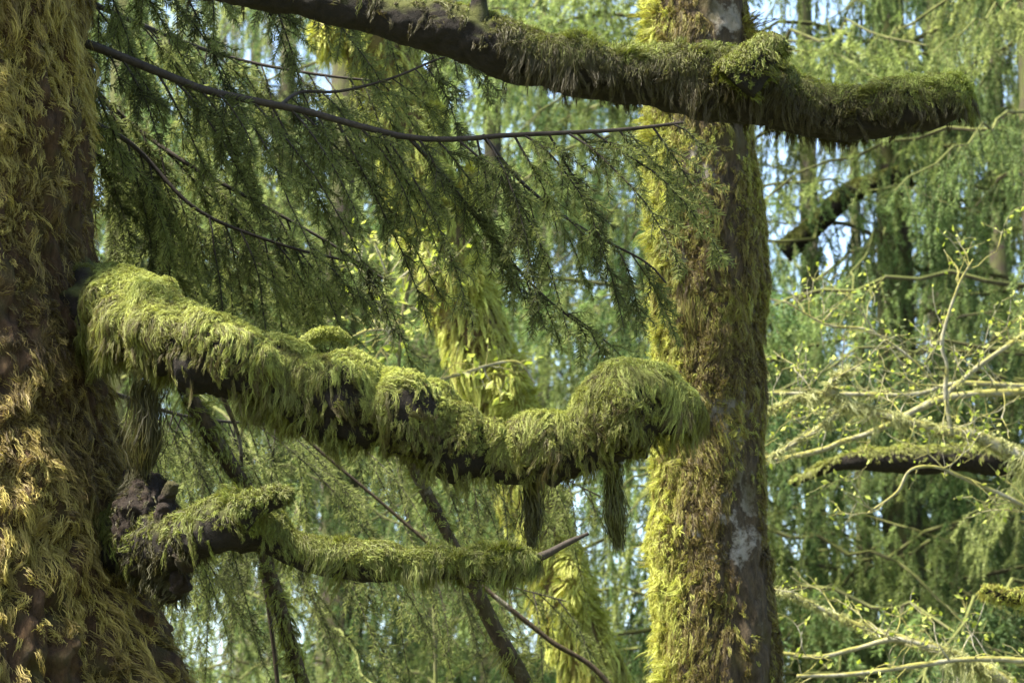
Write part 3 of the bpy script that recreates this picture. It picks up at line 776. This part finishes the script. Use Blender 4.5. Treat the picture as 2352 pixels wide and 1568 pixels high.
GRP = None
conifer("hemlock_tree", "weeping hemlock close behind the big trunk, seen through the drooping twigs at upper left", 260, 17, .16, 16, WEEP + FRESH[:1], 44, 1.5, 8, 2.4, 201)
conifer("hemlock_tree", "shaded hemlock behind the leaning maple, boughs low under the mossy limbs", 780, 21, .18, 18, WEEP + BARE, 46, 1, 9.6, 2.6, 202)
conifer("fir_tree", "bright green fir behind the upright trunk, its boughs spreading left towards the leaning trunk", 1590, 18.5, .13, 15, FRESH, 60, 3.0, 9.3, 2.7, 203)
weeper = conifer("hemlock_tree", "tall weeping hemlock right of the upright trunk with long hanging curtains", 2080, 19, .15, 18, WEEP, 76, 2, 9.6, 2.5, 204)
conifer("hemlock_tree", "weeping hemlock at the right edge of the photo", 2440, 17, .17, 17, WEEP + FRESH[:1], 70, 1.5, 9, 2.4, 205)
conifer("hemlock_tree", "dark bare trunked hemlock with brown twigs behind the lichen branches at lower right", 2195, 25, .18, 20, WEEP + BARE, 46, 2, 11, 2.6, 206)
conifer("fir_tree", "small fresh green fir below the lichen covered branches at lower right", 1990, 22, .10, 8.4, FRESH, 30, 1.5, 6.5, 1.7, 207)
conifer("hemlock_tree", "grey twigged hemlock under the lower limb at the bottom of the photo", 1000, 26, .17, 18, BARE + WEEP, 46, 2, 11.5, 2.7, 208)
more = [(640, 25, WEEP + FRESH), (1130, 24, FRESH), (1620, 27, WEEP + FRESH), (1880, 25, WEEP + FRESH), (2330, 23, FRESH + WEEP)]
words2 = ["conifer with mixed light boughs behind the upper left hanging twigs", "light green fir filling the space just right of the leaning golden trunk", "hemlock standing behind the upright mossy trunk, only its edges showing",
          "hemlock just right of the upright trunk, behind the palest sky gaps", "fir with drooping fans behind the right end of the upper limb"]
for k, ((px, d, kd), wd_) in enumerate(zip(more, words2)):
    conifer("conifer_tree", wd_, px, d, .12, 17, kd, 56, 2.5, 2.4 + .36 * d, 2.4, 250 + k, group="middle distance conifers", gapscale=1.1)
far = [(120, 33, WEEP), (560, 38, FRESH + WEEP), (950, 40, WEEP), (1250, 36, WEEP + FRESH), (1580, 38, FRESH), (2400, 40, FRESH + WEEP)]
words = ["far conifer hidden mostly by the big spruce trunk", "far conifer showing light green between hanging twigs at left", "far conifer behind the leaning golden maple", "far conifer in the gap left of the upright trunk",
         "far conifer directly behind the upright mossy trunk", "far conifer at the extreme right behind the weeping hemlock"]
for k, ((px, d, kd), wd_) in enumerate(zip(far, words)):
    conifer("conifer_tree", wd_, px, d, .11, 24, kd, 44, 2.5, 2.8 + .36 * d, 3.8, 230 + k, group="far conifers closing the view", gapscale=1.2)


rg_ = np.random.default_rng(77)
for k, az_ in enumerate([-30, -24, -37, -20, 15, 40, 60, 170]):     # unseen boughs added to the big spruce, placed to shade upper limb and sprays
    o = bpy.data.objects.new("bough", WEEP[k % 4]); COL.objects.link(o); o.parent = spruce
    o.location = (0, -.3 if k < 4 else 0, 4.95 + .06 * k if k < 4 else 5.5 + .2 * k % 1.3); o.rotation_euler = (0, 0, math.radians(az_)); q = rg_.uniform(.9, 1.25); o.scale = (q, q, q * (.45 if k < 4 else .6))

# ------------------------------------------------------------------ bare lichen branches on the right, shrubs, thin stems
def leaves(mb, pos, size, rg, tint=(.2, 1)):
    n = len(pos)
    ax = nrm(rg.normal(0, 1, (n, 3)) + np.array([0, 0, .2])); sd_ = nrm(np.cross(ax, rg.normal(0, 1, (n, 3)))); up_ = np.cross(ax, sd_)
    l = size * rg.uniform(.5, 1.3, (n, 1)); w_ = l * .32
    a = pos; b = pos + ax * l * .45 + sd_ * w_ + up_ * l * .08; c_ = pos + ax * l; e = pos + ax * l * .45 - sd_ * w_ + up_ * l * .08; m_ = pos + ax * l * .5 - up_ * l * .04
    v = np.stack([a, b, c_, e, m_], 1); i5 = np.arange(n)[:, None] * 5
    mb.add(v, tris=np.concatenate([i5 + np.array([0, 1, 4]), i5 + np.array([1, 2, 4]), i5 + np.array([2, 3, 4]), i5 + np.array([3, 0, 4])]), tint=np.repeat(rg.uniform(*tint, n), 5))


def twiggy(rows, d, parent, seed, mat="pale_twig", ntw=10, twl=.3, buds=14, tuft=0, leafsize=.022, mossn=0, twr=.0035, mossmat="lichen", mosslen=.03, mossprob=None, tw_up=.2, mosstint=(.1, .9)):
    """a thin branch by photo points, with side twigs, leaf buds and lichen tufts as its parts"""
    ntw = int(ntw * 1.5); leafsize *= 1.25
    rg = np.random.default_rng(seed)
    rows = [(q[0], q[1], q[2] * 1.08, *q[3:]) for q in rows]
    lb = Limb(pl(rows, d), ds=.012, amp=((.18, .06), (.12, .025)), seed=seed)
    mb = MB(); lb.mesh(mb, 10)
    K = 8; tips = []
    if ntw:
        i = rg.uniform(.05, .98, ntw) * (lb.M - 1); p, nn = lb.surf(i, rg.uniform(-3, 3, ntw)); T = lb.at(i)[1] * rg.choice([-1, 1, 1], ntw)[:, None]
        dv = nrm(T * .8 + nn * .9 + rg.normal(0, .3, (ntw, 3)) + np.array([0, 0, tw_up])); path = [p - nn * .003]; ln = twl * rg.uniform(.3, 1.3, ntw)
        for j in range(1, K):
            dv = nrm(dv + rg.normal(0, .24, (ntw, 3)) + np.array([0, 0, .03])); p = p + dv * (ln / (K - 1))[:, None]; path.append(p)
        tw = np.stack(path, 1); tubes(mb, tw, np.linspace(twr, twr * .35, K)[None] * rg.uniform(.7, 1.2, (ntw, 1)), 5)
        m2 = ntw * 3; ix = rg.integers(0, ntw, m2); kk = rg.integers(2, K, m2); p = tw[ix, kk]; dv = nrm(rg.normal(0, 1, (m2, 3)) + (tw[ix, kk] - tw[ix, kk - 1]) * 30); path = [p]
        for j in range(1, 5):
            dv = nrm(dv + rg.normal(0, .2, (m2, 3))); p = p + dv * (twl * .08); path.append(p)
        t2 = np.stack(path, 1); tubes(mb, t2, np.linspace(twr * .5, twr * .25, 5)[None] * np.ones((m2, 1)), 4)
        tips = np.concatenate([tw[:, -1], tw[:, 5], t2[:, -1], t2[:, 2]])
    br = mb.build("branch", M[mat], parent)
    if buds and len(tips):
        mb = MB(); q = np.repeat(tips, max(1, buds // 8), 0); q = q + rg.normal(0, .006, q.shape)
        q = q[rg.random(len(q)) < .75]
        leaves(mb, q, leafsize, rg); mb.build("leaf_buds", M["leaf"], br, smooth=False)
    if mossn:
        mb = MB()
        moss(mb, lb, int(mossn * .5), 10, mosslen * .8, mossprob, th_uniform=True, K=5, grav=.35, flow=.8, flowf=24, lift=1, stiff=.8, spread=.008, clump=.4, width=.004, hover=.004, tint=mosstint, seed=seed, jit=.004)
        if tuft:
            it = rg.uniform(.1, .9, tuft)
            for u in it:
                moss(mb, lb, 22, 8, .11 * rg.uniform(.5, 1.3), None, th_uniform=True, K=7, grav=.6, flow=.6, flowf=16, lift=.4, stiff=.8, spread=.008, clump=.5, width=.0035, hover=.004, tint=mosstint, seed=seed + int(u * 1000), irange=(u - .015, u + .015), jit=.004)
        mb.build("lichen" if mossmat == "lichen" else "moss", M[mossmat], br)
    return br


DR = 12.0
rx0 = P(2780, 1000, DR)
alder = thing("alder_tree", "leafless pale branched alder reaching in from the right, with yellow lichen", "tree", (rx0[0], rx0[1], 0))
tb_ = Limb(np.array([[rx0[0], rx0[1], -.2, .16], [rx0[0] - .02, rx0[1], 2, .13], [rx0[0] + .05, rx0[1], 5, .10], [rx0[0], rx0[1], 9, .04]]), ds=.05, seed=70)
mb = MB(); tb_.mesh(mb, 20); mb.build("trunk", M["bark_mid"], alder)
twiggy([(2780, 1330, 22), (2560, 1180, 20), (2420, 1085, 17), (2352, 1052, 16), (2250, 1003, 13), (2170, 990, 11), (2050, 958, 10), (1960, 932, 9), (1925, 912, 9), (1907, 885, 8), (1925, 862, 6), (1970, 842, 4)], DR, alder, 301, ntw=24, twl=.35, mossn=700, tuft=9, mossmat="lichen")
twiggy([(1945, 925, 7), (1895, 972, 6), (1830, 1015, 6), (1765, 1052, 5), (1690, 1085, 4)], DR - .02, alder, 302, ntw=9, twl=.25, mossn=120, tuft=2)
twiggy([(1915, 905, 6), (1850, 908, 5), (1800, 930, 5), (1740, 955, 4)], DR + .02, alder, 303, ntw=8, twl=.25, mossn=140, tuft=1)
twiggy([(2780, 830, 14), (2500, 868, 11), (2352, 898, 9), (2250, 903, 8), (2150, 920, 8), (2020, 985, 7), (1930, 1015, 6), (1880, 1035, 6), (1760, 1060, 5), (1640, 1090, 4)], DR + .3, alder, 304, ntw=16, twl=.3, mossn=60)
twiggy([(2780, 880, 10), (2500, 890, 8), (2352, 886, 6), (2200, 880, 5), (2100, 905, 5), (1960, 905, 5), (1760, 902, 4), (1650, 895, 3)], DR + .6, alder, 305, ntw=16, twl=.35, mossn=60)
twiggy([(2185, 1000, 6), (2172, 900, 5), (2175, 840, 4), (2164, 780, 4), (2200, 660, 3), (2235, 595, 2)], DR - .1, alder, 306, mat="pale_twig", ntw=10, twl=.3, mossn=0)
twiggy([(2172, 905, 6), (2260, 832, 5), (2352, 768, 5), (2450, 700, 5)], DR + .1, alder, 307, ntw=8, twl=.35, mossn=30)
twiggy([(2170, 905, 3), (2100, 830, 3), (2000, 760, 3), (1900, 745, 3), (1800, 690, 2)], DR + .5, alder, 308, ntw=12, twl=.35, mossn=0)
twiggy([(2500, 1250, 6), (2352, 1160, 5), (2220, 1100, 5), (2150, 1072, 4), (2090, 1080, 3), (2060, 1130, 3), (1990, 1180, 2)], DR - .2, alder, 309, ntw=10, twl=.3)
twiggy([(2780, 1640, 20), (2500, 1640, 18), (2352, 1592, 15), (2280, 1548, 13), (2180, 1500, 11), (2060, 1464, 9), (1950, 1428, 7), (1850, 1380, 6), (1790, 1358, 5), (1700, 1330, 4)], DR - .3, alder, 310, ntw=22, twl=.3, mossn=620, tuft=6)
twiggy([(2120, 1480, 6), (2050, 1468, 6), (1960, 1490, 5), (1880, 1508, 5), (1790, 1500, 4), (1700, 1510, 3)], DR - .4, alder, 311, ntw=7, twl=.25)
twiggy([(2400, 1520, 7), (2240, 1512, 6), (2110, 1527, 6), (1950, 1548, 5), (1830, 1552, 4)], DR - .5, alder, 312, ntw=7, twl=.25)
twiggy([(2780, 1420, 24), (2500, 1392, 20), (2352, 1372, 17), (2300, 1368, 15), (2268, 1358, 10), (2252, 1352, 6)], DR - .6, alder, 313, mat="bark_limb", ntw=0, mossn=700, mossmat="moss_mid", mosslen=.04, mosstint=(.45, 1))

# dark mossy limb behind the lichen branches
DK = 14.5
kx = P(2860, 1000, DK)
dk = thing("maple_tree", "dark maple beyond the right edge whose mossy horizontal limb crosses behind the lichen branches", "tree", (kx[0], kx[1], 0))
tb_ = Limb(np.array([[kx[0], kx[1], -.2, .26], [kx[0], kx[1], 2, .22], [kx[0], kx[1], 5, .18], [kx[0], kx[1], 9, .08]]), ds=.05, seed=71)
mb = MB(); tb_.mesh(mb, 24); mb.build("trunk", M["bark_mid"], dk)
lk = Limb(pl([(2860, 1140, 44), (2600, 1110, 40), (2400, 1078, 33), (2300, 1062, 32), (2200, 1052, 31), (2120, 1058, 32), (2040, 1058, 29), (1970, 1056, 23), (1900, 1075, 13), (1820, 1110, 8)], DK), ds=.015, amp=((.12, .15), (.08, .05)), seed=72)
mb = MB(); lk.mesh(mb, 20); bk_ = mb.build("branch", M["bark_limb"], dk)
mb = MB(); moss(mb, lk, 900, 12, .035, None, th_sigma=.7, K=6, grav=.45, flow=.6, flowf=16, lift=.8, spread=.012, clump=.5, width=.0045, hover=.006, tint=(.3, .8), seed=73); mb.build("moss", M["moss_limb"], bk_)
# short dark limb, upper right
lk2 = Limb(pl([(1800, 580, 26), (1860, 530, 25), (1900, 490, 24), (1950, 445, 23), (2010, 420, 22), (2090, 400, 24)], 18.9), ds=.02, amp=((.12, .15), (.08, .05)), seed=74)
mb = MB(); lk2.mesh(mb, 18); q = mb.build("limb", M["bark_limb"], weeper)
mb = MB(); moss(mb, lk2, 420, 10, .05, None, th_sigma=.7, K=6, grav=.5, flow=.5, flowf=14, lift=.5, spread=.014, clump=.5, width=.006, hover=.004, tint=(.3, .8), seed=75, hug=.5); mb.build("moss", M["moss_limb"], q)

# thin leaning stems and the spring leaved vine maple
def stem(rows, d, label, seed, mossn=500, leafn=0, **kw):
    pr = pl(rows, d)
    g = pr[-1].copy(); dx = (pr[-1] - pr[-2]); g[:3] = g[:3] + dx[:3] / max(1e-6, -dx[2]) * (g[2] + .15) * .45; g[2] = -.15; g[3] *= 1.4
    t = thing("vine_maple", label, "tree", (g[0], g[1], 0))
    g1 = pr[-1] * .7 + g * .3; g2 = pr[-1] * .35 + g * .65
    lb = Limb(np.vstack([pr, g1, g2, g]), ds=.015, amp=((.15, .1), (.08, .03)), seed=seed)
    mb = MB(); lb.mesh(mb, 14); s_ = mb.build("trunk", M["bark_mid"], t)
    if mossn:
        mb = MB(); moss(mb, lb, mossn, 10, .04, None, th_uniform=True, K=5, grav=.5, flow=.6, flowf=18, lift=.7, spread=.008, clump=.5, width=.004, hover=.003, tint=(.3, .8), seed=seed, irange=(0, .75)); mb.build("moss", M["moss_limb"], s_)
    return t, lb
stem([(385, 800, 14), (420, 885, 18), (470, 970, 19), (525, 1060, 20), (575, 1140, 19), (605, 1260, 16), (650, 1420, 16), (695, 1567, 17), (740, 1720, 18)], 8.4, "slender mossy stem leaning from the ground to the main limb near the big trunk", 81)
stem([(880, 930, 11), (950, 1075, 13), (1000, 1170, 14), (1045, 1260, 15), (1100, 1370, 17), (1150, 1470, 18), (1205, 1567, 19), (1290, 1720, 20)], 9.2, "dark slender stem slanting down right, crossing behind the lower limb", 82, 300)
stem([(480, 850, 5), (520, 930, 6), (550, 1010, 4), (560, 1110, 4), (600, 1300, 4), (640, 1600, 5)], 8.9, "very thin dark stem beside the slender mossy stem under the main limb", 83, 0)
stem([(560, 900, 3), (650, 960, 4), (740, 1040, 4), (860, 1140, 4), (1000, 1260, 5), (1250, 1460, 6), (1420, 1600, 6)], 10.4, "long thin stem slanting from the main limb to lower right", 84, 0)
vm = thing("vine_maple", "young vine maple with bright yellow green spring leaves in front of the leaning trunk", "tree", tuple(P(980, 2300, 12.3) * np.array([1, 1, 0])))
g0 = P(980, 2300, 12.3)
mbx = MB(); lb = Limb(np.vstack([[g0[0], g0[1], -.15, .02], pl([(1000, 1500, 5), (950, 1250, 4), (905, 1000, 4), (915, 850, 4), (930, 700, 6), (960, 560, 4), (985, 480, 3)], 12.3)]), ds=.03, seed=86)
lb.mesh(mbx, 10); mbx.build("trunk", M["bough_wood"], vm)
for k, rws in enumerate([[(915, 820, 4), (870, 700, 4), (830, 600, 3), (790, 560, 2)], [(930, 680, 4), (1000, 620, 3), (1030, 590, 2)], [(920, 760, 4), (840, 760, 3), (770, 800, 2)], [(925, 720, 4), (880, 800, 3), (850, 830, 2)],
                         [(922, 900, 5), (1050, 860, 4), (1180, 830, 3), (1230, 880, 2)], [(945, 620, 4), (900, 640, 3), (860, 560, 2)]]):
    twiggy(rws, 12.3, vm, 320 + k, ntw=5, twl=.3, buds=8, leafsize=.036, twr=.003)
